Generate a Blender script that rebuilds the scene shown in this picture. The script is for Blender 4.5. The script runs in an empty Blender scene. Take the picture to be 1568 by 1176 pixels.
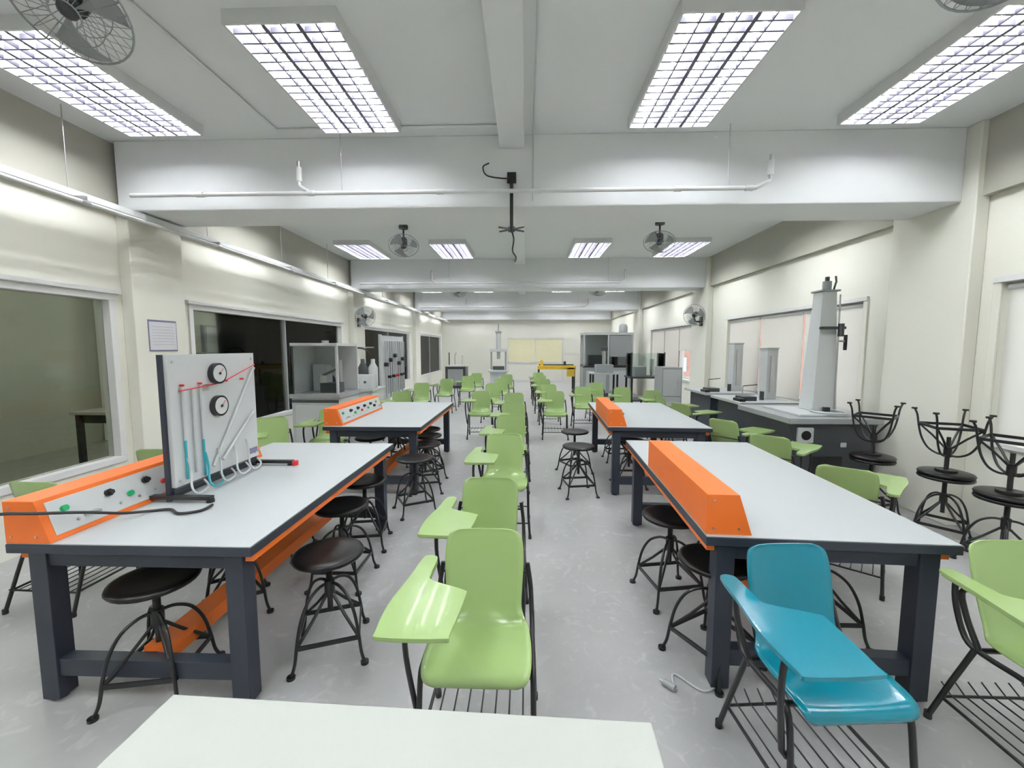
import bpy, math, random
from mathutils import Vector, Matrix
random.seed(4)
scene=bpy.context.scene
scene.view_settings.view_transform='Standard'
scene.view_settings.look='None'
scene.view_settings.exposure=0.0
R=math.radians
# ------------------------------------------------------------ materials
def mat(name,col,rough=.5,metal=0.,var=.04,scale=6.,bump=0.,coat=0.,detail=4,spec=.5):
    m=bpy.data.materials.new(name); m.use_nodes=True
    nt=m.node_tree; p=nt.nodes['Principled BSDF']
    tc=nt.nodes.new('ShaderNodeTexCoord'); nz=nt.nodes.new('ShaderNodeTexNoise')
    nz.inputs['Scale'].default_value=scale; nz.inputs['Detail'].default_value=detail
    nt.links.new(tc.outputs['Object'],nz.inputs['Vector'])
    mx=nt.nodes.new('ShaderNodeMix'); mx.data_type='RGBA'
    mx.inputs[6].default_value=(*[max(0,c*(1-var)) for c in col],1)
    mx.inputs[7].default_value=(*[min(1,c*(1+var)) for c in col],1)
    nt.links.new(nz.outputs['Fac'],mx.inputs[0]); nt.links.new(mx.outputs[2],p.inputs['Base Color'])
    p.inputs['Roughness'].default_value=rough; p.inputs['Metallic'].default_value=metal
    p.inputs['Coat Weight'].default_value=coat; p.inputs['Specular IOR Level'].default_value=spec
    if bump>0:
        bp=nt.nodes.new('ShaderNodeBump'); bp.inputs['Strength'].default_value=bump; bp.inputs['Distance'].default_value=.01
        n2=nt.nodes.new('ShaderNodeTexNoise'); n2.inputs['Scale'].default_value=scale*12; nt.links.new(tc.outputs['Object'],n2.inputs['Vector'])
        nt.links.new(n2.outputs['Fac'],bp.inputs['Height']); nt.links.new(bp.outputs[0],p.inputs['Normal'])
    return m
def emis(name,col,s):
    m=mat(name,col); p=m.node_tree.nodes['Principled BSDF']
    p.inputs['Emission Color'].default_value=(*col,1); p.inputs['Emission Strength'].default_value=s
    return m
def glassmat(name,tint,gl=.12):
    m=bpy.data.materials.new(name); m.use_nodes=True; nt=m.node_tree; nt.nodes.clear()
    o=nt.nodes.new('ShaderNodeOutputMaterial'); t=nt.nodes.new('ShaderNodeBsdfTransparent'); g=nt.nodes.new('ShaderNodeBsdfGlossy')
    t.inputs[0].default_value=(*tint,1); g.inputs['Roughness'].default_value=.03
    f=nt.nodes.new('ShaderNodeLayerWeight'); f.inputs['Blend'].default_value=gl
    mx=nt.nodes.new('ShaderNodeMixShader'); nt.links.new(f.outputs['Fresnel'],mx.inputs[0])
    nt.links.new(t.outputs[0],mx.inputs[1]); nt.links.new(g.outputs[0],mx.inputs[2]); nt.links.new(mx.outputs[0],o.inputs[0])
    return m
def blindmat(name,col):
    m=bpy.data.materials.new(name); m.use_nodes=True; nt=m.node_tree; nt.nodes.clear()
    o=nt.nodes.new('ShaderNodeOutputMaterial'); d=nt.nodes.new('ShaderNodeBsdfDiffuse'); t=nt.nodes.new('ShaderNodeBsdfTranslucent')
    tc=nt.nodes.new('ShaderNodeTexCoord'); w=nt.nodes.new('ShaderNodeTexWave'); w.inputs['Scale'].default_value=60; w.bands_direction='Z'
    nt.links.new(tc.outputs['Object'],w.inputs[0])
    c=nt.nodes.new('ShaderNodeMix'); c.data_type='RGBA'; c.inputs[6].default_value=(*[x*.95 for x in col],1); c.inputs[7].default_value=(*col,1)
    nt.links.new(w.outputs['Fac'],c.inputs[0]); nt.links.new(c.outputs[2],d.inputs[0]); nt.links.new(c.outputs[2],t.inputs[0])
    mx=nt.nodes.new('ShaderNodeMixShader'); mx.inputs[0].default_value=.4
    nt.links.new(d.outputs[0],mx.inputs[1]); nt.links.new(t.outputs[0],mx.inputs[2]); nt.links.new(mx.outputs[0],o.inputs[0])
    return m
WALL=mat('cream_wall_paint',(.83,.82,.73),.85,var=.02,scale=1.5,bump=.03,spec=.25)
CEIL=mat('ceiling_paint',(.88,.90,.90),.85,var=.015,scale=1.5)
BEAMSHADE=mat('olive_beam_shade',(.46,.45,.385),.8,var=.05,scale=2)  # shade above the louvre cut-off is put into this darker edge-beam colour
WHITEP=mat('white_gloss_paint',(.72,.73,.72),.4,var=.02)
FRAME=mat('white_window_frame',(.78,.78,.77),.4,var=.02)
TOP=mat('white_laminate',(.485,.51,.515),.4,var=.015,scale=3)
TOP2=mat('cream_laminate',(.47,.49,.45),.45,var=.015,scale=3)
NAVY=mat('navy_powder_coat',(.022,.028,.042),.45,var=.1,scale=12)
BLACK=mat('black_metal',(.010,.010,.011),.35,var=.2,scale=20)
SEATB=mat('black_wood_seat',(.006,.0055,.0055),.3,var=.3,scale=9,spec=.3)
RUB=mat('black_rubber',(.015,.015,.016),.6,var=.1)
ORANGE=mat('orange_powder_coat',(.80,.165,.02),.45,var=.04,scale=5)
GREEN=mat('green_plastic',(.325,.46,.175),.2,var=.04,scale=4,coat=.2)
BLUE=mat('turquoise_plastic',(.0,.19,.26),.17,var=.05,scale=4,coat=.3)
LGREY=mat('light_grey_metal',(.54,.56,.56),.45,var=.03)
MGREY=mat('mid_grey_metal',(.32,.34,.34),.45,var=.05)
DGREY=mat('dark_grey_metal',(.04,.045,.05),.45,var=.1)
STEEL=mat('brushed_steel',(.55,.55,.56),.3,metal=.9,var=.05,scale=30)
PANELW=mat('panel_white',(.62,.64,.64),.3,var=.01)
RED=mat('red_plastic',(.6,.02,.03),.35)
GRN=mat('green_knob',(.0,.35,.12),.35)
TEAL=mat('teal_tube',(.03,.36,.42),.3)
YEL=mat('yellow_paint',(.75,.48,.04),.4)
PALEY=mat('pale_yellow_blind',(.82,.78,.52),.7)
PAPER=mat('paper',(.72,.71,.74),.6)
INK=mat('ink',(.2,.2,.3),.7)
LOUV=mat('louver_aluminium',(.095,.09,.12),.4,var=.02)
TUBE=emis('lamp_tube',(.945,.975,1.0),104)
CFILL=emis('corridor_fill_tube',(.97,1.0,.93),150)  # emitter for the added corridor fill lamps
GLASS=glassmat('window_glass',(.90,.92,.89),.2)
CLEAR=glassmat('clear_acrylic',(.92,.95,.94),.06)
BLIND=blindmat('roller_blind_fabric',(.86,.85,.81))
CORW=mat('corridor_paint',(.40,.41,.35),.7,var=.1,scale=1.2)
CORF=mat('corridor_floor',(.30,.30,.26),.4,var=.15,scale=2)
CABG=mat('corridor_cabinet_grey',(.12,.13,.13),.5,var=.1)
# floor
FLOOR=mat('polished_concrete',(.415,.415,.412),.34,var=.22,scale=1.3,detail=10)
nt=FLOOR.node_tree; nz=[n for n in nt.nodes if n.type=='TEX_NOISE'][0]; nz.inputs['Roughness'].default_value=.75
mixn=[n for n in nt.nodes if n.type=='MIX'][0]
tc=[n for n in nt.nodes if n.type=='TEX_COORD'][0]; n3=nt.nodes.new('ShaderNodeTexNoise'); n3.inputs['Scale'].default_value=9; n3.inputs['Detail'].default_value=6; n3.inputs['Distortion'].default_value=1.5
nt.links.new(tc.outputs['Object'],n3.inputs['Vector'])
rp=nt.nodes.new('ShaderNodeValToRGB'); rp.color_ramp.elements[0].position=.56; rp.color_ramp.elements[0].color=(0,0,0,1); rp.color_ramp.elements[1].position=.72; rp.color_ramp.elements[1].color=(.45,.45,.45,1)
nt.links.new(n3.outputs['Fac'],rp.inputs[0]); mm=nt.nodes.new('ShaderNodeMix'); mm.data_type='RGBA'; mm.inputs[7].default_value=(.62,.62,.61,1)
nt.links.new(rp.outputs[0],mm.inputs[0]); nt.links.new(mixn.outputs[2],mm.inputs[6]); nt.links.new(mm.outputs[2],nt.nodes['Principled BSDF'].inputs['Base Color'])
# ------------------------------------------------------------ builder
def cr(pts,k=6,closed=False):
    P=[Vector(p) for p in pts]; out=[]; n=len(P)
    rng=n if closed else n-1
    for i in range(rng):
        if closed: a,b,c,d=P[(i-1)%n],P[i],P[(i+1)%n],P[(i+2)%n]
        else: a,b,c,d=P[max(i-1,0)],P[i],P[i+1],P[min(i+2,n-1)]
        for j in range(k):
            t=j/k
            out.append(.5*((2*b)+(c-a)*t+(2*a-5*b+4*c-d)*t*t+(3*b-a-3*c+d)*t**3))
    if not closed: out.append(P[-1])
    return out
class B:
    def __init__(s): s.v=[];s.f=[];s.mi=[];s.sm=[];s.mats=[];s.M=Matrix()
    def add(s,vs,fs,m,smooth=False):
        o=len(s.v); s.v+=[tuple(s.M@Vector(v)) for v in vs]
        if m not in s.mats: s.mats.append(m)
        k=s.mats.index(m)
        for f in fs: s.f.append([o+i for i in f]); s.mi.append(k); s.sm.append(smooth)
    def box(s,x0,x1,y0,y1,z0,z1,m):
        s.add([(x,y,z) for x in (x0,x1) for y in (y0,y1) for z in (z0,z1)],
              [(0,1,3,2),(4,6,7,5),(0,4,5,1),(2,3,7,6),(0,2,6,4),(1,5,7,3)],m)
    def bar(s,p0,p1,w,h,m):
        p0,p1=Vector(p0),Vector(p1); d=(p1-p0).normalized()
        up=Vector((0,0,1)) if abs(d.z)<.95 else Vector((0,1,0))
        a=d.cross(up).normalized(); b=a.cross(d)
        vs=[p+a*(i*w/2)+b*(j*h/2) for p in (p0,p1) for i,j in ((-1,-1),(1,-1),(1,1),(-1,1))]
        s.add(vs,[(0,1,2,3),(7,6,5,4),(0,4,5,1),(1,5,6,2),(2,6,7,3),(3,7,4,0)],m)
    def tube(s,pts,r,m,n=8,closed=False,r2=None):
        P=[Vector(p) for p in pts]; N=len(P); vs=[]; prev=None
        for i in range(N):
            if closed: t=(P[(i+1)%N]-P[i-1])
            else: t=P[min(i+1,N-1)]-P[max(i-1,0)]
            if t.length<1e-9: t=Vector((0,0,1))
            t.normalize()
            if prev is None:
                u=Vector((0,0,1)) if abs(t.z)<.9 else Vector((1,0,0)); a=t.cross(u).normalized()
            else:
                a=(prev-t*prev.dot(t)).normalized()
            prev=a; b=t.cross(a)
            rr=r if r2 is None else r+(r2-r)*i/(N-1)
            for j in range(n):
                q=2*math.pi*j/n; vs.append(P[i]+a*(rr*math.cos(q))+b*(rr*math.sin(q)))
        fs=[]
        for i in range(N if closed else N-1):
            k=(i+1)%N
            for j in range(n): fs.append((i*n+j,i*n+(j+1)%n,k*n+(j+1)%n,k*n+j))
        s.add(vs,fs,m,True)
        if not closed:
            s.add(vs[:n],[tuple(range(n))[::-1]],m); s.add(vs[-n:],[tuple(range(n))],m)
    def cyl(s,p0,p1,r,m,n=14,r2=None): s.tube([p0,p1],r,m,n,r2=r2)
    def ring(s,c,R_,r,m,n=28,axis='z',k=6):
        pts=[]
        for i in range(n):
            q=2*math.pi*i/n; a,b=R_*math.cos(q),R_*math.sin(q)
            pts.append(Vector(c)+Vector({'z':(a,b,0),'x':(0,a,b),'y':(a,0,b)}[axis]))
        s.tube(pts,r,m,k,closed=True)
    def lathe(s,prof,m,n=24,c=(0,0,0)):
        vs=[];N=len(prof)
        for r,z in prof:
            for j in range(n):
                q=2*math.pi*j/n; vs.append((c[0]+r*math.cos(q),c[1]+r*math.sin(q),c[2]+z))
        fs=[(i*n+j,i*n+(j+1)%n,(i+1)*n+(j+1)%n,(i+1)*n+j) for i in range(N-1) for j in range(n)]
        s.add(vs,fs,m,True)
        s.add(vs[:n],[tuple(range(n))[::-1]],m); s.add(vs[-n:],[tuple(range(n))],m)
    def prism(s,poly,h0,h1,m,axis='z'):
        def mk(a,b,h): return {'z':(a,b,h),'y':(a,h,b),'x':(h,a,b)}[axis]
        n=len(poly); vs=[mk(a,b,h0) for a,b in poly]+[mk(a,b,h1) for a,b in poly]
        s.add(vs,[tuple(range(n))[::-1],tuple(range(n,2*n))]+[(i,(i+1)%n,n+(i+1)%n,n+i) for i in range(n)],m)
    def sheet(s,fn,nu,nv,th,m):
        G=[[Vector(fn(i/nu,j/nv)) for j in range(nv+1)] for i in range(nu+1)]
        vs=[];W=nv+1
        nor=[[None]*W for _ in range(nu+1)]
        for i in range(nu+1):
            for j in range(W):
                du=G[min(i+1,nu)][j]-G[max(i-1,0)][j]; dv=G[i][min(j+1,nv)]-G[i][max(j-1,0)]
                nn=du.cross(dv); nor[i][j]=nn.normalized() if nn.length>1e-12 else Vector((0,0,1))
        for sg in (.5,-.5):
            for i in range(nu+1):
                for j in range(W): vs.append(G[i][j]+nor[i][j]*th*sg)
        K=(nu+1)*W; fs=[]
        for i in range(nu):
            for j in range(nv):
                a,b,c,d=i*W+j,(i+1)*W+j,(i+1)*W+j+1,i*W+j+1
                fs.append((a,b,c,d)); fs.append((K+d,K+c,K+b,K+a))
        for i in range(nu):
            for j in (0,nv): a,b=i*W+j,(i+1)*W+j; fs.append((a,K+a,K+b,b) if j==0 else (b,K+b,K+a,a))
        for j in range(nv):
            for i in (0,nu): a,b=i*W+j,i*W+j+1; fs.append((b,K+b,K+a,a) if i==0 else (a,K+a,K+b,b))
        s.add(vs,fs,m,True)
    def mesh(s,name):
        me=bpy.data.meshes.new(name); me.from_pydata(s.v,[],s.f)
        for m in s.mats: me.materials.append(m)
        for i,p in enumerate(me.polygons): p.material_index=s.mi[i]; p.use_smooth=s.sm[i]
        import bmesh
        bm=bmesh.new(); bm.from_mesh(me); bmesh.ops.recalc_face_normals(bm,faces=bm.faces); bm.to_mesh(me); bm.free()
        me.update(); return me
    def obj(s,name,loc=(0,0,0),rz=0,bevel=0):
        return place(s.mesh(name),name,loc,rz,bevel)
def place(me,name,loc=(0,0,0),rz=0,bevel=0,rx=0):
    o=bpy.data.objects.new(name,me); scene.collection.objects.link(o)
    o.location=loc; o.rotation_euler=(rx,0,R(rz))
    if bevel:
        b=o.modifiers.new('bevel','BEVEL'); b.width=bevel; b.segments=2; b.limit_method='ANGLE'; b.angle_limit=R(60)
    return o
# ------------------------------------------------------------ room shell
XL,XR,YB,YF,ZC=-3.9,3.9,-2.2,19.4,3.48
def simplebox(name,x0,x1,y0,y1,z0,z1,m,bevel=0):
    b=B(); b.box(x0,x1,y0,y1,z0,z1,m); return b.obj(name,bevel=bevel)
simplebox('floor',XL-.2,XR+.2,YB-.2,YF+.2,-.1,0,FLOOR)
simplebox('ceiling',XL-.2,XR+.2,YB-.2,YF+.2,ZC,ZC+.1,CEIL)
simplebox('wall_front',XL-.2,XR+.2,YF,YF+.2,0,ZC,WALL)
simplebox('wall_rear',XL-.2,XR+.2,YB-.2,YB,0,ZC,WALL)
LW=[(-1.2,3.88),(4.75,8.8),(9.95,13.95),(15.15,19.1)]
RW=[(-1.0,3.6),(5.0,8.25),(9.75,13.2),(15.0,18.6)]
def wall(name,x0,x1,wins,s,h,m):
    b=B(); b.box(x0,x1,YB,YF,0,s,m); b.box(x0,x1,YB,YF,h,ZC,m); y=YB
    for a,c in wins: b.box(x0,x1,y,a,s,h,m); y=c
    b.box(x0,x1,y,YF,s,h,m); return b.obj(name)
wall('wall_left',XL-.15,XL,LW,.5,2.1,WALL)
wall('wall_right',XR,XR+.2,RW,.82,2.13,WALL)
BEAM=.52
for k,y in enumerate((3.88,9.08,14.28)):
    simplebox('column_left_%d'%(k+1),XL,XL+.12,y+.08,y+.70,0,ZC,WALL,.01)
    simplebox('column_right_%d'%(k+1),XR-.12,XR,y-.12,y+.68,0,ZC,WALL,.01)
    simplebox('ceiling_beam_%d'%(k+1),XL+.12,XR-.12,y,y+BEAM,2.86,ZC,CEIL,.008)
simplebox('ceiling_beam_4',XL,XR,YF-.25,YF,2.86,ZC,CEIL,.008)
y0=YB
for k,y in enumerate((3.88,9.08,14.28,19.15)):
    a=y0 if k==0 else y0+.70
    simplebox('trim_edge_beam_left_%d'%(k+1),XL,XL+.07,a,y+.08 if k<3 else y,2.87,ZC,BEAMSHADE)
    simplebox('trim_edge_beam_right_%d'%(k+1),XR-.07,XR,a,y-.12 if k<3 else y,2.87,ZC,BEAMSHADE)
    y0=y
for k,(a,c) in enumerate(((YB,3.88),(3.88+BEAM,9.08),(9.08+BEAM,14.28))):
    simplebox('trim_ceiling_spine_bay_%d'%(k+1),-.235,-.02,a,c,3.36,ZC,CEIL,.006)
n=0
for a,c in LW:
    n+=1; b=B(); x0,x1=XL-.11,XL+.02
    b.box(x0,x1,a,c,.5,.56,FRAME); b.box(x0,x1,a,c,2.04,2.1,FRAME)
    b.box(x0,x1,a,a+.06,.56,2.04,FRAME); b.box(x0,x1,c-.06,c,.56,2.04,FRAME)
    b.box(XL+.0,XL+.05,a-.04,c+.04,2.1,2.14,FRAME)
    mid=(a+c)/2 if n!=1 else 1.4
    b.box(x0+.02,x1-.06,mid-.02,mid+.02,.56,2.04,MGREY)
    b.box(XL-.08,XL-.072,a+.06,mid-.02,.56,2.04,GLASS); b.box(XL-.06,XL-.052,mid+.02,c-.06,.56,2.04,GLASS)
    b.obj('window_%d'%n,bevel=.004)
for i,(a,c) in enumerate(RW):
    n+=1; b=B(); x0,x1=XR+.06,XR+.16
    b.box(x0,x1,a,c,.82,.87,FRAME); b.box(x0,x1,a,c,2.08,2.13,FRAME)
    k=3; w=(c-a)/k
    for j in range(k+1):
        yy=min(max(a+j*w,a+.03),c-.03); b.box(x0,x1,yy-.03,yy+.03,.87,2.08,FRAME)
    b.box(XR+.1,XR+.108,a,c,.87,2.08,CLEAR)
    b.box(XR-.03,XR+.0,a-.06,c+.06,2.13,2.18,FRAME); b.box(XR-.03,XR+.0,a-.06,c+.06,.78,.82,FRAME)
    b.box(XR-.02,XR+.0,a-.06,a,.82,2.13,WALL); b.box(XR-.02,XR,c,c+.06,.82,2.13,WALL)
    b.obj('window_%d'%n,bevel=.004)
    for j in range(k):
        lo=.84
        if i==2 and j==0: lo=1.52
        bb=B(); ya,yc=a+j*w+.02,a+(j+1)*w-.02
        bb.box(XR+.03,XR+.034,ya,yc,lo+.02,2.07,BLIND); bb.cyl((XR+.032,ya,2.09),(XR+.032,yc,2.09),.022,FRAME)
        bb.box(XR+.024,XR+.04,ya,yc,lo,lo+.025,FRAME); bb.obj('roller_blind')
# corridor behind the left glazing
simplebox('corridor_floor',-7.3,XL-.2,YB-.2,YF+.2,-.1,0,CORF)
simplebox('corridor_ceiling',-7.3,XL-.2,YB-.2,YF+.2,2.9,3.0,CORW)
simplebox('wall_corridor',-7.4,-7.3,YB-.2,YF+.2,0,2.9,CORW)
simplebox('wall_corridor_end',-7.3,XL-.2,YF+.2,YF+.3,0,2.9,CORW)
simplebox('wall_corridor_rear',-7.3,XL-.2,YB-.3,YB-.2,0,2.9,CORW)
for y in (.5,4.3,8.1,12.,17.):  # fill lamps added out of view to brighten the corridor behind the glass
    b=B(); b.box(-.06,.06,-.6,.6,-.06,0,WHITEP); b.cyl((0,-.58,-.08),(0,.58,-.08),.016,CFILL,8); b.obj('added_corridor_fill_light',(-5.5,y,2.898))
for y in (2.6,6.9,12.5):
    simplebox('corridor_column',-7.29,-6.9,y,y+.45,0,2.89,WALL)
b=B(); b.box(-.02,.06,-.5,.5,0,2.1,CABG); b.box(.06,.09,-.46,-.02,.04,2.06,MGREY); b.box(.06,.09,.02,.46,.04,2.06,MGREY); dm=b.mesh('corridor_door')
for k,y in enumerate((4.6,9.7)): place(dm,'door_%d'%(k+1),(-7.27,y,0))
for (x,y) in ((-6.6,3.9),(-6.4,8.3),(-6.5,10.9),(-6.6,14)):
    b=B(); b.box(-.35,.35,-.55,.55,.08,1.5,CABG); b.box(.35,.37,-.53,-.01,.12,1.46,MGREY); b.box(.35,.37,.01,.53,.12,1.46,MGREY)
    b.box(-.33,.33,-.5,.5,0,.08,BLACK); b.box(.37,.39,-.06,-.04,.7,.9,STEEL); b.box(.37,.39,.04,.06,.7,.9,STEEL)
    b.obj('corridor_cabinet',(x,y,0),bevel=.01)
for y in (1.6,6.0):
    b=B(); b.box(-.35,.35,-.8,.8,.72,.76,CORF)
    for sx in (-.3,.3):
        for sy in (-.72,.72): b.box(sx-.03,sx+.03,sy-.03,sy+.03,0,.72,BLACK)
    b.box(-.3,.3,-.72,-.69,.6,.72,BLACK); b.box(-.3,.3,.69,.72,.6,.72,BLACK)
    b.obj('corridor_table',(-5.6,y,0),bevel=.004)
b=B(); b.box(8,9,6,40,-3,6,mat('brick_red',(.45,.24,.19),.8,var=.2))
for yy in range(7,39,2):
    for zz in (-1,.4,1.5,4): b.box(7.95,8,yy,yy+1.1,zz,zz+.7,PANELW)
b.obj('exterior_building')
# ------------------------------------------------------------ light fixtures
b=B(); W,L,H=.325,.605,.08
b.box(-W,W,-L,L,-.008,0,WHITEP)
b.box(-W,-W+.015,-L,L,-H,-.008,WHITEP); b.box(W-.015,W,-L,L,-H,-.008,WHITEP)
b.box(-W+.015,W-.015,-L,-L+.015,-H,-.008,WHITEP); b.box(-W+.015,W-.015,L-.015,L,-H,-.008,WHITEP)
for i in range(3):
    x=-.2+.2*i
    b.cyl((x,-L+.03,-.027),(x,L-.03,-.027),.016,TUBE,8)
for x in (-.1,.1):
    b.box(x-.012,x+.012,-L+.015,L-.015,-H,-.008,LOUV)
for x in (-.2,0,.2):
    b.box(x-.004,x+.004,-L+.015,L-.015,-H+.002,-.054,LOUV)
for i in range(1,15):
    y=-L+i*2*L/15; b.box(-W+.015,W-.015,y-.006,y+.006,-H+.002,-.048,LOUV)
lm=b.mesh('louvre_ceiling_light')
for y in (-1.6,.6,3.05,5.6,8.05,10.8,13.3,16.0,18.2):
    for x in (-3.08,-1.38,1.16,2.85): place(lm,'louvre_ceiling_light',(x,y,ZC))
# ------------------------------------------------------------ tables
def table(name,x,y,rz,w,l,py0,py1):
    b=B(); w2,l2=w/2,l/2
    b.box(-w2,w2,-l2,l2,.715,.754,NAVY); b.box(-w2+.003,w2-.003,-l2+.003,l2-.003,.754,.76,TOP)
    for sx in (-1,1):
        for sy in (-1,1):
            cx,cy=sx*(w2-.10),sy*(l2-.07)
            b.box(cx-.04,cx+.04,cy-.04,cy+.04,.012,.715,NAVY); b.cyl((cx,cy,0),(cx,cy,.014),.03,RUB)
        xx=sx*(w2-.035); b.box(xx-.018,xx+.018,-l2+.04,l2-.04,.675,.714,ORANGE)
    for sy in (-1,1):
        cy=sy*(l2-.07); b.box(-w2+.14,w2-.14,cy-.03,cy+.03,.64,.714,NAVY); b.box(-w2+.14,w2-.14,cy-.03,cy+.03,.12,.2,NAVY)
    b.box(-.06,.06,-l2+.1,l2-.1,.2,.225,ORANGE); b.box(-.06,-.052,-l2+.1,l2-.1,.15,.2,ORANGE); b.box(.052,.06,-l2+.1,l2-.1,.15,.2,ORANGE)
    px=-w2+.005; hh=.185
    a0,a1=-l2+py0,-l2+py1
    prof=[(px,.76),(px+.2,.76),(px+.14,.76+hh),(px,.76+hh)]
    b.prism(prof,a0,a1,ORANGE,'y')
    nrm=Vector((hh,0,.06)).normalized()
    def P(y,t,o): return Vector((px+.2,y,.76))+Vector((-.06,0,hh))*t+nrm*o
    vs=[P(a0+.03,.12,.0),P(a1-.03,.12,0),P(a1-.03,.9,0),P(a0+.03,.9,0)]; vs+=[v+nrm*.004 for v in vs]
    b.add(vs,[(0,1,2,3),(4,5,6,7),(0,1,5,4),(1,2,6,5),(2,3,7,6),(3,0,4,7)],PANELW)
    yy=a0+.09; i=0
    seq=[GRN,PAPER,BLACK,GRN,BLACK,RED,BLACK,GRN,BLACK,BLACK]
    while yy<a1-.06:
        m=seq[i%10]
        if m is PAPER:
            b.bar(P(yy,.35,.006)-Vector((0,.03,0)),P(yy,.35,.006)+Vector((0,.03,0)),.04,.012,STEEL)
            b.bar(P(yy,.35,.012)-Vector((0,.012,0)),P(yy,.35,.012)+Vector((0,.012,0)),.02,.008,DGREY)
        else:
            t=.65 if i%2==0 else .45; b.cyl(P(yy,t,.003),P(yy,t,.02),.014 if m is not BLACK else .018,m,14)
            if m is BLACK: b.cyl(P(yy,t,.02),P(yy,t,.034),.011,m,10)
        b.cyl(P(yy+.04,.3,.003),P(yy+.04,.3,.01),.006,STEEL,8)
        yy+=.1; i+=1
    q=a0-.001
    for (xx,zz) in ((.03,.79),(.14,.79),(.03,.92)): b.cyl((px+xx,q,zz),(px+xx,q-.004,zz),.005,STEEL,8)
    return b.obj(name,(x,y,0),rz,.004)
table('lab_workbench',-1.70,2.62,0,1.08,1.92,.0,1.45)
table('lab_workbench',-1.64,5.35,0,1.06,2.02,.03,1.3)
table('lab_workbench',1.39,2.775,-3,1.06,1.95,.02,1.12)
table('lab_workbench',1.46,5.4,-2.6,1.08,2.02,.02,1.1)
b=B(); b.box(-.57,.57,-.75,0,.735,.76,TOP2)
for sx in (-.5,.5):
    for yy in (-.68,-.07): b.box(sx-.03,sx+.03,yy-.03,yy+.03,0,.735,NAVY)
b.box(-.47,.47,-.09,-.05,.66,.735,NAVY); b.box(-.47,.47,-.7,-.66,.66,.735,NAVY)
b.obj('white_table',(-.285,.9,0),-2,.003)
# ------------------------------------------------------------ hydraulic board
b=B()
b.box(-.012,.012,-.36,.35,.07,.80,PANELW)
b.box(-.035,-.012,-.375,-.34,.0,.80,NAVY); b.box(-.035,-.012,.33,.365,.0,.78,NAVY)
b.box(-.035,.0,-.36,.36,.03,.055,NAVY)
b.box(-.16,.22,-.39,-.355,.014,.034,BLACK); b.box(-.08,.26,.335,.37,.014,.034,BLACK)
for p in ((-.15,-.372),(.21,-.372),(-.07,.352),(.24,.352)): b.cyl((p[0],p[1],0),(p[0],p[1],.016),.02,BLACK)
b.box(-.03,.0,-.36,.36,.014,.03,BLACK)
b.cyl((.275,.352,.0),(.275,.352,.03),.022,RED)
for z in (.68,.48):
    b.cyl((.012,-.02,z),(.04,-.02,z),.064,BLACK,28); b.cyl((.04,-.02,z),(.042,-.02,z),.052,PANELW,28)
    b.bar((.044,-.02,z),(.044,.01,z+.03),.004,.002,RED); b.cyl((.04,-.02,z),(.047,-.02,z),.008,BLACK)
for y,z0,z1,m in ((-.29,.1,.32,TEAL),(-.16,.08,.30,TEAL),(-.29,.32,.62,LGREY),(-.16,.30,.62,LGREY),(-.22,.12,.6,LGREY)): b.cyl((.024,y,z0),(.024,y,z1),.0065,m,8)
for (y0_,z0_,y1_,z1_) in ((-.10,.12,.32,.70),(-.02,.14,.30,.40)): b.cyl((.03,y0_,z0_),(.03,y1_,z1_),.009,LGREY,8)
for yy in (-.29,-.16,.05,.2): b.cyl((.012,yy,.63),(.035,yy,.63),.006,RED,8)
b.tube([(.03,-.32,.60),(.03,.0,.62),(.03,.33,.72)],.0035,RED,6)
for yy,m in ((-.29,LGREY),(-.16,TEAL),(-.06,LGREY),(.08,PANELW),(.2,LGREY)):
    b.tube(cr([(.03,yy,.22),(.04,yy+.005,.14),(.07,yy-.03,.06),(.09,yy-.01,.02),(.06,yy+.1,.025),(.02,yy+.12,.06)]),.006,m,8)
b.box(.012,.014,.25,.34,.1,.14,INK); b.box(.012,.014,-.13,-.08,.58,.62,STEEL)
for yy in (-.33,.32):
    for zz in (.1,.76): b.cyl((.012,yy,zz),(.016,yy,zz),.008,STEEL,8)
b.obj('hydraulics_demonstration_board',(-1.925,2.53,.761),0,.002)
b=B()
b.tube(cr([(-2.32,1.55,.90),(-2.2,1.62,.905),(-2.07,1.645,.90),(-1.99,1.76,.86),(-1.95,1.90,.80),(-1.92,2.0,.770),(-1.83,2.03,.769),(-1.74,1.98,.769),(-1.66,2.02,.769),(-1.66,2.10,.769)]),.007,RUB,8)
b.obj('black_power_cable')
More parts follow.
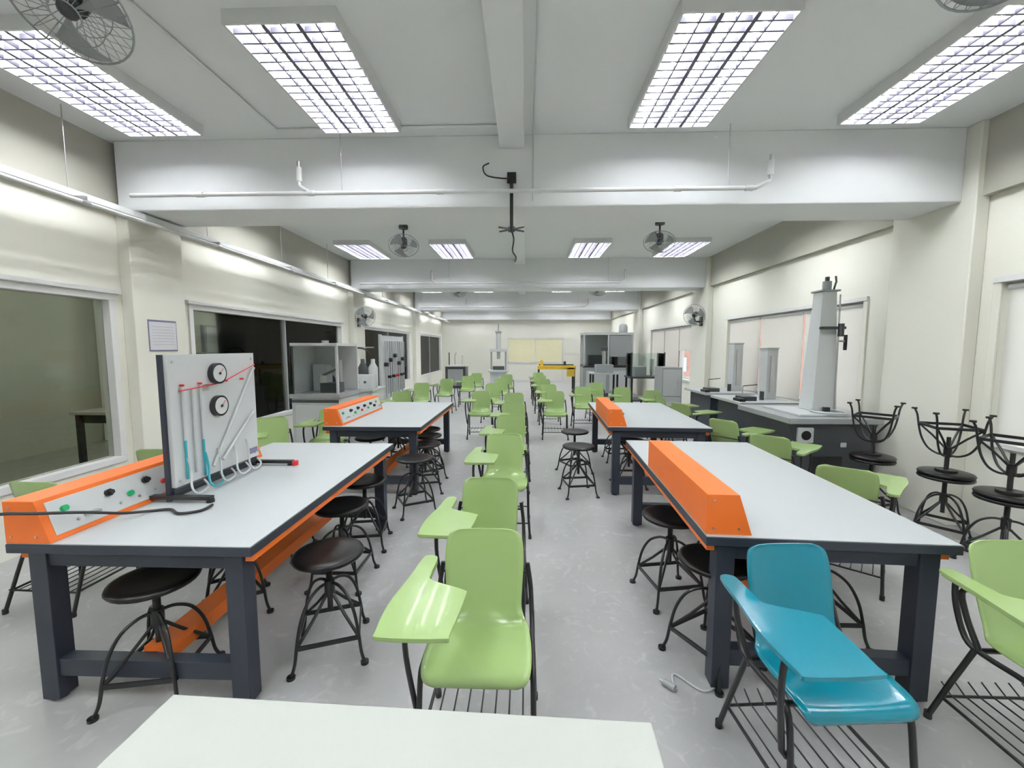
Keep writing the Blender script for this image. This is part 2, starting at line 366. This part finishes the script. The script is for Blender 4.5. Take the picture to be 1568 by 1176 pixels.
# ------------------------------------------------------------ chair
def chair_mesh(name,plastic):
    b=B()
    ctrl=[(-.142,.405,.150,0),(-.150,.428,.180,0),(-.125,.450,.196,.2),(-.04,.446,.200,.7),(.08,.436,.192,1),(.145,.445,.178,1.3),(.19,.50,.160,1.3),(.210,.58,.162,1.1),(.228,.68,.168,.9),(.243,.76,.164,.7),(.250,.795,.150,.5),(.252,.812,.11,.4)]
    P=cr([Vector((c[0],c[1],c[2])) for c in ctrl],4); Cc=cr([Vector((c[3],0,0)) for c in ctrl],4)
    N=len(P)-1
    def fn(u,v):
        i=min(int(round(u*N)),N); p=P[i]; c=Cc[i].x
        q=P[min(i+1,N)]-P[max(i-1,0)]; ty,tz=q.x,q.y; l=math.hypot(ty,tz); ny,nz=-tz/l,ty/l
        s=v*2-1; off=.03*c*abs(s)**2.5
        return (s*p.z, p.x+ny*off, p.y+nz*off)
    b.sheet(fn,N,14,.006,plastic)
    tp=[(-.285,-.28),(-.085,-.28),(-.065,-.25),(-.045,-.05),(-.06,-.01),(-.19,.05),(-.205,.10),(-.205,.22),(-.225,.245),(-.25,.245),(-.268,.22),(-.285,.08),(-.312,-.10),(-.308,-.25)]
    tp=[(p.x,p.y) for p in cr([Vector((x,y,0)) for x,y in tp],4,True)]
    b.prism(tp,.676,.688,plastic)
    b.prism([(-.16+(x+.16)*.97,-.02+(y+.02)*.97) for x,y in tp],.668,.676,plastic)
    r=.0105
    for sx in (-1,1):
        X=.205*sx
        b.tube(cr([(X*1.08,-.15,.01),(X*1.02,-.13,.2),(X,-.10,.40),(X,-.04,.425),(X,.1,.42),(X*1.0,.17,.44),(X*.97,.225,.56),(X*.9,.245,.66)],4),r,BLACK,8)
        b.tube([(X*1.08,.27,.01),(X*1.04,.2,.22),(X,.13,.42)],r,BLACK,8)
        b.tube([(X*1.03,-.14,.13),(X*1.03,.235,.13)],.007,BLACK,6)
        for yy in (-.15,.27): b.cyl((X*1.08,yy,0),(X*1.08,yy,.03),.014,RUB,10)
    for y in (-.07,.13): b.tube([(-.205,y,.415),(.205,y,.415)],r,BLACK,8)
    b.tube([(-.19,.242,.62),(.19,.242,.62)],.006,BLACK,6)
    for y in (-.14,.235): b.tube([(-.21,y,.13),(.21,y,.13)],.006,BLACK,6)
    for i in range(7):
        x=-.168+.056*i; b.tube([(x,-.22,.16),(x,-.16,.133),(x,.235,.133),(x,.28,.16)],.0035,BLACK,6)
    b.tube(cr([(-.222,-.10,.28),(-.25,-.12,.5),(-.245,-.13,.64),(-.2,-.13,.66),(-.12,-.12,.664)],4),r,BLACK,8)
    b.tube(cr([(-.205,.12,.43),(-.232,.15,.55),(-.235,.16,.65),(-.235,.0,.664)],4),r,BLACK,8)
    b.tube([(-.235,.0,.662),(-.235,-.13,.662)],r,BLACK,8)
    b.tube([(-.222,-.10,.28),(-.208,-.105,.26)],r,BLACK,8)
    return b.mesh(name)
CG=chair_mesh('tablet_arm_chair',GREEN); CB=chair_mesh('tablet_arm_chair',BLUE)
place(CB,'tablet_arm_chair',(1.06,1.41,0),4)
for x,y,r in [(-.175,1.51,0),(-.215,2.23,-1),(-.185,3.53,1),(-.18,4.62,-2),(-.17,5.78,1),(-.2,7.0,0),
    (-.8,7.3,2),(-.72,8.9,-3),(-.62,10.4,2),(-.55,12,0),
    (.52,7.3,-2),(.5,8.7,2),(.45,10.2,0),(.42,11.6,2),(.4,13,0),
    (-2.22,7.15,0),(-2.3,9.0,5),(-2.0,10.2,-4),(-1.6,11.3,3),(-1.5,12.6,3),(-2.75,4.40,35),
    (-2.9,2.55,178),(-2.9,3.35,184),(-2.45,5.05,10),
    (1.97,1.47,0),(1.15,8.2,0),(1.6,9.2,4),(1.9,8.1,-4),(2.35,7.5,6),
    (2.27,2.95,140),(2.36,3.95,136),(2.36,4.75,125),(2.40,6.1,120),(2.4,6.85,100)]:
    place(CG,'tablet_arm_chair',(x,y,0),r)
# ------------------------------------------------------------ stool
b=B()
b.lathe([(.0,.508),(.15,.508),(.172,.514),(.178,.524),(.172,.536),(.155,.54),(.12,.536),(.0,.533)],SEATB,32)
b.cyl((0,0,.49),(0,0,.509),.07,BLACK,16); b.cyl((0,0,.22),(0,0,.5),.014,BLACK,12)
for i in range(16): b.ring((0,0,.39+i*.006),.0145,.002,BLACK,12)
b.cyl((0,0,.3),(0,0,.385),.026,BLACK,14)
for k in range(4):
    q=math.pi/4+k*math.pi/2; c,s=math.cos(q),math.sin(q)
    pr=cr([(.02,0,.372),(.07,0,.368),(.13,0,.33),(.175,0,.25),(.2,0,.15),(.215,0,.06),(.235,0,.012)],4)
    b.tube([(p.x*c,p.x*s,p.z) for p in pr],.008,BLACK,8)
    b.tube([(.022*c,.022*s,.31),(.105*c,.105*s,.22),(.203*c,.203*s,.13)],.008,BLACK,8)
    b.cyl((.238*c,.238*s,0),(.238*c,.238*s,.014),.02,BLACK,12)
    q2=q+math.pi/2; c2,s2=math.cos(q2),math.sin(q2)
    b.bar((.205*c,.205*s,.13),(.205*c2,.205*s2,.13),.008,.022,BLACK)
SM=b.mesh('round_stool')
for x,y,r in [(-1.03,2.07,20),(-1.72,1.80,10),(-1.25,2.72,0),(-1.78,2.4,35),(-1.3,3.25,10),(-1.9,3.1,0),
    (-1.12,4.55,15),(-1.3,5.4,0),(-1.85,4.85,20),(-1.2,5.0,40),(-1.75,5.6,0),(-1.08,3.95,30),
    (.93,2.62,10),(.96,2.06,30),(1.65,2.3,0),(1.6,3.2,20),(.58,4.5,10),(.63,5.3,25),(1.2,4.8,0),(1.7,5.2,15),(1.3,5.9,0)]:
    place(SM,'round_stool',(x,y,0),r)
for x,y,r in [(3.33,4.05,12),(3.5,3.52,40),(3.43,3.0,0)]:
    place(SM,'round_stool',(x,y,0),r)
    place(SM,'round_stool',(x,y,1.081),r+30,rx=math.pi)
# ------------------------------------------------------------ fans
def fan(b,M,r=.225):
    o=b.M; b.M=M
    b.cyl((0,0,-.13),(0,0,-.03),.055,DGREY,16); b.lathe([(.0,-.03),(.04,-.03),(.04,.03),(.02,.045),(0,.045)],DGREY,14)
    b.ring((0,0,0),r,.005,MGREY,36); b.ring((0,0,.05),r*.6,.002,MGREY,30,k=4); b.ring((0,0,-.05),r*.6,.002,MGREY,30,k=4); b.ring((0,0,.06),r*.25,.004,MGREY,20)
    for i in range(28):
        q=2*math.pi*i/28; c,s=math.cos(q),math.sin(q)
        b.tube([(r*.25*c,r*.25*s,.06),(r*.65*c,r*.65*s,.05),(r*c,r*s,0),(r*.65*c,r*.65*s,-.05),(.05*c,.05*s,-.07)],.0018,MGREY,4)
    for k in range(3):
        def fn(u,v,k=k):
            rr=.035+u*(r-.055); a=k*2.094+(v-.5)*(.5+.7*u)+.3*u; return (rr*math.cos(a),rr*math.sin(a),.03*(v-.5)*2)
        b.sheet(fn,6,6,.003,MGREY)
    b.M=o
for x,y in ((-2.12,2.06),(1.90,1.87),(-1.9,6.6),(2.0,6.5),(-1.9,11.9),(2.0,11.9)):
    b=B(); b.cyl((0,0,-.05),(0,0,0),.07,DGREY,16); b.cyl((0,0,-.2),(0,0,-.05),.014,DGREY)
    fan(b,Matrix.Translation((0,-.06,-.32))@Matrix.Rotation(R(145 if x<0 else 150),4,'X'))
    b.cyl((0,.03,-.24),(0,-.0,-.19),.03,DGREY)
    b.obj('ceiling_cage_fan',(x,y,ZC),rz=15 if x<0 else -20)
for x,y,sg in ((XL+.12,9.4,1),(XR-.12,9.2,-1)):
    b=B(); b.box(-.01 if sg>0 else -.03,.03 if sg>0 else .01,-.06,.06,-.22,-.02,BLACK)
    b.tube(cr([(.02*sg,0,-.12),(.14*sg,-.03,-.12),(.2*sg,-.06,-.0)]),.02,BLACK)
    fan(b,Matrix.Translation((.22*sg,-.14,.0))@Matrix.Rotation(R(40*sg),4,'Z')@Matrix.Rotation(R(105),4,'X'))
    b.obj('wall_fan',(x,y,2.28))
# ------------------------------------------------------------ services
b=B()
b.box(-3.66,-3.56,YB,YF-.3,2.79,2.80,WHITEP); b.box(-3.66,-3.655,YB,YF-.3,2.80,2.84,WHITEP); b.box(-3.565,-3.56,YB,YF-.3,2.80,2.84,WHITEP)
y=0.4
while y<19:
    b.cyl((-3.61,y,2.8),(-3.61,y,ZC if not any(k<=y<=k+.6 for k in (3.8,9.0,14.2)) else 2.86),.004,STEEL,6); y+=1.45
b.obj('cable_tray')
b=B(); b.cyl((-3.48,YB+.01,2.74),(-3.48,YF-.3,2.74),.016,WHITEP,10)
y=.4
while y<19:
    b.cyl((-3.48,y-.03,2.74),(-3.48,y+.03,2.74),.022,STEEL,10); b.box(-3.6,-3.47,y-.01,y+.01,2.76,2.79,STEEL); y+=1.45
b.obj('conduit_pipe')
def sprinkler_run(y,z):
    b=B(); b.cyl((-3.54,y,z),(1.95,y,z),.018,WHITEP,12)
    for x in (-2.9,-1.9,-.75,.1,1.3,1.9): b.cyl((x-.03,y,z),(x+.03,y,z),.024,WHITEP,12)
    for x,dx in ((-1.9,-.1),(1.95,.12)):
        b.tube([(x,y,z),(x+dx,y,z+.06),(x+dx,y,z+.12)],.018,WHITEP,10); b.cyl((x+dx,y,z+.1),(x+dx,y,z+.22),.026,WHITEP,12)
        b.cyl((x+dx,y,z+.22),(x+dx,y,z+.27),.014,STEEL,10)
    for x in (-1.62,1.72): b.cyl((x,y,z),(x,y,ZC),.003,STEEL,6)
    b.obj('sprinkler_pipe')
for yy in (3.76,8.96,14.16): sprinkler_run(yy,2.955)
b=B(); b.tube([(-2.15,YB+.01,3.465),(-2.15,3.7,3.465),(-.25,3.7,3.465)],.012,CEIL,8); b.tube([(.06,YB+.01,3.46),(.06,3.86,3.46),(.06,3.86,2.9)],.007,WHITEP,6)
b.obj('ceiling_conduit')
b=B(); b.box(-.04,.04,.0,.02,-.02,.07,BLACK); b.bar((0,-.02,.05),(0,-.02,-.42),.03,.03,BLACK)
b.box(-.02,.02,-.03,.02,0.02,.05,BLACK)
for s in (-1,1): b.bar((-.11*s,-.09,-.43),(.11*s,.05,-.43),.014,.012,BLACK)
b.cyl((0,-.02,-.41),(0,-.02,-.45),.03,BLACK)
b.tube(cr([(0,-.04,.0),(-.1,-.05,-.0),(-.22,-.04,.03),(-.25,-.04,.10),(-.2,-.02,.14)]),.006,RUB,6)
b.tube(cr([(0,-.02,-.44),(.02,-.04,-.52),(.01,-.04,-.62),(.04,-.05,-.68),(.03,-.06,-.72)]),.008,RUB,6)
b.obj('projector_ceiling_mount',(-.13,3.855,3.08))
b=B(); b.box(0,.004,-.17,.17,-.16,.16,INK); b.box(.004,.007,-.16,.16,-.145,.14,PAPER)
for i in range(7): b.box(.007,.0075,-.13,.13,.09-i*.03,.092-i*.03,INK)
b.obj('notice_board',(XL+.121,4.26,1.72))
b=B(); b.tube(cr([(.95,1.95,.01),(.85,1.9,.008),(.75,2.0,.008),(.72,1.9,.01)]),.005,LGREY,6); b.cyl((.72,1.9,.016),(.68,1.94,.016),.016,MGREY,10); b.cyl((.68,1.94,.016),(.665,1.955,.016),.005,STEEL,6)
b.obj('floor_power_plug',(-.02,-.06,0))
# ------------------------------------------------------------ machines
b=B()
b.prism([(-.40,0),(.40,0),(.40,.62),(.46,.80),(-.46,.80),(-.40,.62)],-.5,.5,DGREY,'y')
b.box(-.48,.48,-.54,.54,.80,.86,MGREY)
b.box(-.38,-.22,-.535,-.5,.60,.76,LGREY); b.cyl((-.30,-.54,.68),(-.30,-.535,.68),.05,BLACK,18); b.box(.08,.14,-.512,-.5,.55,.60,LGREY)
b.box(-.2,.1,-.52,-.5,.1,.45,BLACK)
b.prism([(-.3,-.42),(.44,-.42),(.44,.1),(-.3,.3)],.86,.885,LGREY)
b.ring((.08,-.3,.9),.16,.012,LGREY,30)
ox,oy,z0,h=.12,-.05,.885,2.22
b.add([(ox-.13,oy-.12,z0),(ox+.14,oy-.12,z0),(ox+.14,oy+.12,z0),(ox-.13,oy+.12,z0),(ox-.06,oy-.08,h),(ox+.09,oy-.08,h),(ox+.09,oy+.08,h),(ox-.06,oy+.08,h)],[(0,3,2,1),(4,5,6,7),(0,1,5,4),(1,2,6,5),(2,3,7,6),(3,0,4,7)],PANELW)
b.box(ox-.08,ox+.12,oy-.1,oy+.1,h,h+.02,MGREY); b.cyl((ox+.03,oy,h+.02),(ox+.03,oy,h+.12),.045,MGREY,16); b.cyl((ox+.03,oy,h+.12),(ox+.03,oy,h+.17),.022,DGREY,14)
b.tube([(ox+.10,oy,h),(ox+.13,oy,h+.12),(ox+.12,oy,h+.18)],.010,DGREY,8)
b.cyl((ox+.10,oy-.14,z0),(ox+.10,oy-.12,h-.04),.008,STEEL,10)
b.box(ox-.09,ox+.16,oy-.16,oy-.09,h-.42,h-.39,DGREY); b.cyl((ox+.1,oy-.16,h-.50),(ox+.1,oy-.16,h-.36),.03,DGREY,12)
b.cyl((ox+.2,oy-.1,h-.65),(ox+.2,oy-.1,h-.48),.018,BLACK,10); b.box(ox-.03,ox+.03,oy-.18,oy-.13,z0,z0+.05,BLACK)
b.box(ox+.12,ox+.2,oy-.11,oy-.09,h-.56,h-.54,MGREY)
b.obj('impact_testing_machine',(3.24,4.95,0),0,.006)
def rig(x,y,h,ox):
    b=B(); z0=.86
    b.box(-.3,.3,-.42,.42,0,.82,NAVY); b.box(-.4,.4,-.47,.47,.82,.86,TOP); b.box(-.2,.2,-.43,-.42,.15,.7,DGREY)
    b.box(ox-.075,ox+.075,-.1,.1,z0,h,LGREY); b.box(ox-.085,ox+.085,-.11,.11,h,h+.02,LGREY); b.box(ox-.03,ox+.03,-.115,-.1,z0+.1,h-.1,STEEL)
    b.cyl((ox-.16,-.16,z0),(ox-.16,-.16,z0+.12),.03,DGREY); b.box(-.3,-.1,-.3,-.1,z0,z0+.06,DGREY); b.cyl((-.25,-.2,z0+.06),(-.25,-.2,z0+.2),.008,STEEL,8)
    b.bar((-.25,-.2,z0+.2),(-.05,-.2,z0+.22),.012,.012,BLACK); b.box(-.38,-.3,-.4,-.2,z0,z0+.04,BLACK)
    b.obj('column_testing_rig',(x,y,0),0,.005)
rig(3.3,6.15,1.58,.20); rig(3.34,7.35,1.66,.28)
b=B()
b.box(-.33,.33,-.35,.35,0,.90,LGREY); b.box(-.35,.35,-.37,.37,.90,.96,MGREY); b.box(-.28,.28,-.36,-.35,.15,.8,PANELW); b.box(-.33,.33,-.356,-.35,.84,.88,DGREY)
b.box(-.33,-.30,-.35,.35,.96,1.62,PANELW); b.box(-.33,.33,.32,.35,.96,1.62,PANELW)
for xx in (-.33,.30):
    b.box(xx,xx+.03,-.35,-.32,.96,1.62,PANELW)
b.box(-.33,.33,-.35,.35,1.62,1.66,PANELW); b.box(-.30,.30,-.345,-.34,1.0,1.6,CLEAR)
b.box(-.25,-.05,.1,.3,.96,1.35,LGREY); b.cyl((-.0,-.1,.96),(-.0,-.1,1.2),.06,STEEL); b.cyl((.15,.1,.96),(.15,.1,1.42),.04,MGREY); b.box(.0,.26,-.2,.0,.96,1.1,DGREY); b.bar((-.0,-.1,1.2),(.15,.1,1.3),.03,.03,DGREY)
b.cyl((-.1,.3,1.1),(-.1,.315,1.1),.09,DGREY); b.cyl((.0,0,1.66),(.0,0,1.70),.05,MGREY)
b.obj('glass_test_cabinet',(-2.90,5.98,0),0,.006)
b=B()
b.box(-.28,.28,-.3,.3,0,.86,PANELW); b.box(-.3,.3,-.32,.32,.86,.90,LGREY); b.prism([(-.32,.90),(-.1,.90),(-.1,1.14),(-.24,1.14)],-.28,.28,LGREY,'x')
for i in range(4): b.cyl((-.2+i*.12,-.275,1.02),(-.2+i*.12,-.292,1.015),.022,(RED,DGREY,GRN,DGREY)[i],12)
for i,(x,y) in enumerate(((-.2,.0),(.0,.05),(.2,.0))):
    b.lathe([(.0,0),(.08,0),(.08,.35),(.035,.43),(.035,.5),(.0,.5)],(PANELW,DGREY,PANELW)[i],18,(x,y,.90))
b.tube(cr([(-.2,.0,1.4),(-.1,-.05,1.58),(.1,-.05,1.56),(.2,.0,1.4)]),.012,RUB,8)
b.cyl((-.24,.2,.90),(-.24,.2,1.65),.012,STEEL); b.bar((-.24,.2,1.6),(.15,.2,1.6),.02,.02,STEEL)
b.obj('filtration_test_unit',(-2.86,7.2,0),0,.006)
b=B()
for yy in (-.85,.85): b.box(-.03,.03,yy-.03,yy+.03,0,1.9,LGREY); b.box(-.3,.3,yy-.03,yy+.03,0,.05,LGREY)
b.box(-.02,.02,-.82,.82,.35,1.88,LGREY)
for i in range(5):
    yy=-.65+i*.32; b.tube([(.06,yy,.4),(.06,yy,1.75),(.06,yy+.16,1.75),(.06,yy+.16,.5)],.018,MGREY if i%2 else STEEL,8)
    b.cyl((.03,yy,1.2+.1*(i%3)),(.12,yy,1.2+.1*(i%3)),.05,BLACK,14); b.cyl((.05,yy+.16,.9),(.13,yy+.16,.9),.035,RED if i==2 else BLACK,12)
b.obj('pipe_friction_board',(-3.35,10.4,0),0,.004)
b=B(); b.box(-.4,.4,-.35,.35,0,.85,DGREY); b.box(-.43,.43,-.38,.38,.85,.9,PANELW); b.tube(cr([(-.1,.2,.9),(-.1,.2,1.3),(0,.05,1.38),(.05,-.02,1.3)]),.015,STEEL,8); b.tube(cr([(.2,.2,.9),(.2,.2,1.25),(.25,.05,1.3),(.26,0,1.2)]),.015,STEEL,8); b.box(-.3,.3,-.36,-.35,.1,.75,MGREY); b.cyl((-.3,0,.9),(-.3,0,1.4),.02,BLACK)
b.obj('sink_bench',(-2.75,16.6,0),0,.005)
b=B(); b.box(-.35,.35,-.3,.3,0,.1,MGREY); b.box(-.28,.28,-.22,.22,.1,.75,PANELW); b.box(-.33,.33,-.3,.3,.75,.82,LGREY)
for x in (-.25,.25): b.cyl((x,0,.82),(x,0,1.45),.03,MGREY)
b.box(-.3,.3,-.1,.1,1.45,1.55,PANELW); b.cyl((0,0,1.55),(0,0,2.1),.08,PANELW); b.box(-.1,.1,-.1,.1,2.1,2.16,MGREY); b.cyl((0,0,1.2),(0,0,1.45),.06,MGREY); b.cyl((0,0,2.16),(0,0,2.4),.02,STEEL)
b.box(-.2,.2,-.1,.1,.82,.95,DGREY)
b.obj('compression_testing_machine',(-.95,14.6,0),0,.006)
b=B(); b.box(-.65,.65,-.3,.3,.92,.98,YEL); b.box(-.65,.65,-.32,-.29,.86,.98,YEL); b.box(.35,.6,-.32,-.2,.62,.92,YEL)
for x in (-.6,.6):
    for y in (-.25,.25): b.box(x-.025,x+.025,y-.025,y+.025,0,.92,BLACK)
    b.box(x-.025,x+.025,-.25,.25,.1,.15,BLACK)
b.box(-.6,.6,-.02,.02,.98,1.02,BLACK); b.box(-.55,-.45,-.06,.06,.98,1.16,YEL); b.cyl((.3,0,.98),(.3,0,1.12),.04,BLACK)
b.obj('yellow_beam_bench',(1.05,14.5,0),0,.005)
b=B(); b.box(-.8,.8,-.4,.4,0,.12,DGREY); b.box(-.8,.8,-.4,.4,.12,.95,MGREY); b.box(-.8,.8,-.4,.4,.95,1.0,BLACK); b.box(-.8,.8,.3,.4,1.0,2.0,LGREY)
for x in (-.8,-.02,.75): b.box(x,x+.05,-.4,-.35,1.0,2.0,LGREY)
b.box(-.8,.8,-.4,.4,2.0,2.08,LGREY); b.box(-.7,-.06,-.41,-.4,.2,.85,LGREY); b.box(.05,.7,-.41,-.4,.2,.85,LGREY)
b.box(-.6,-.1,-.2,.2,1.0,1.35,DGREY); b.cyl((.3,0,1.0),(.3,0,1.5),.1,BLACK); b.box(-.74,-.03,-.38,-.375,1.02,1.98,CLEAR); b.box(.05,.74,-.39,-.38,1.3,1.98,MGREY)
b.lathe([(0,0),(.14,0),(.14,.2),(.1,.28),(0,.3)],MGREY,18,(.55,0,2.08))
b.obj('fume_test_cabinet',(2.66,14.0,0),0,.006)
b=B()
for x in (-.4,.4):
    for y in (-.3,.3): b.box(x-.025,x+.025,y-.025,y+.025,0,.8,BLACK)
b.box(-.45,.45,-.35,.35,.8,.84,DGREY); b.box(-.42,.42,-.32,.32,.2,.24,DGREY)
for (a,c,d,e) in ((-.42,.42,-.32,-.31),(-.42,.42,.31,.32),(-.42,-.41,-.31,.31),(.41,.42,-.31,.31)): b.box(a,c,d,e,.84,1.45,CLEAR)
b.box(-.3,.0,-.2,.2,.84,1.1,MGREY); b.cyl((.2,0,.84),(.2,0,1.3),.05,STEEL)
for a in (-.42,.42): b.box(a-.015,a+.015,-.33,-.3,.84,1.47,BLACK)
b.obj('glass_water_tank',(3.15,11.2,0),0,.003)
b=B(); b.box(-.2,.2,-.25,.25,.05,1.2,MGREY); b.box(-.18,.18,-.255,-.25,.1,.6,LGREY); b.box(-.18,.18,-.255,-.25,.62,1.15,LGREY); b.box(-.19,.19,-.24,.24,0,.05,BLACK); b.box(.1,.12,-.27,-.255,.8,.95,STEEL)
b.obj('filing_cabinet',(2.95,8.75,0),0,.006)
b=B(); b.box(-.4,.4,-.3,.3,.82,.86,TOP)
for x in (-.35,.35):
    for y in (-.25,.25): b.box(x-.025,x+.025,y-.025,y+.025,0,.82,BLACK)
b.box(-.25,.25,-.18,.18,.86,1.1,MGREY); b.cyl((0,0,1.1),(0,0,1.5),.05,STEEL); b.box(-.1,.1,-.06,.06,1.5,1.6,DGREY)
b.obj('instrument_bench',(2.3,12.4,0),0,.004)
b=B(); x0,x1=-.85,1.72; yy=YF-.05
b.box(x0,x1,yy,yy+.05,.0,.12,FRAME); b.box(x0,x1,yy,yy+.05,.88,.94,FRAME); b.box(x0,x1,yy,yy+.05,2.0,2.06,FRAME)
for x in (x0,.41,x1-.05): b.box(x,x+.05,yy,yy+.05,.12,2.0,FRAME)
b.box(x0+.05,x1-.05,yy+.02,yy+.04,.94,2.0,PALEY); b.box(x0+.05,x1-.05,yy+.02,yy+.04,.12,.88,WALL)
b.obj('window_9')
# ------------------------------------------------------------ world + camera
w=bpy.data.worlds.new('World'); scene.world=w; w.use_nodes=True
bg=w.node_tree.nodes['Background']; sky=w.node_tree.nodes.new('ShaderNodeTexSky')
sky.sky_type='HOSEK_WILKIE'; sky.turbidity=6; sky.sun_direction=(.3,-.3,.9)
mx=w.node_tree.nodes.new('ShaderNodeMix'); mx.data_type='RGBA'; mx.inputs[0].default_value=.8; mx.inputs[7].default_value=(.97,.97,1,1)
w.node_tree.links.new(sky.outputs[0],mx.inputs[6]); w.node_tree.links.new(mx.outputs[2],bg.inputs[0]); bg.inputs[1].default_value=3.6
cd=bpy.data.cameras.new('camera'); cam=bpy.data.objects.new('camera',cd); scene.collection.objects.link(cam)
cam.location=(0,0,1.6); cam.rotation_euler=(R(85),0,R(1.88)); cd.lens=14.69; cd.sensor_width=36; cd.clip_start=.03
scene.camera=cam
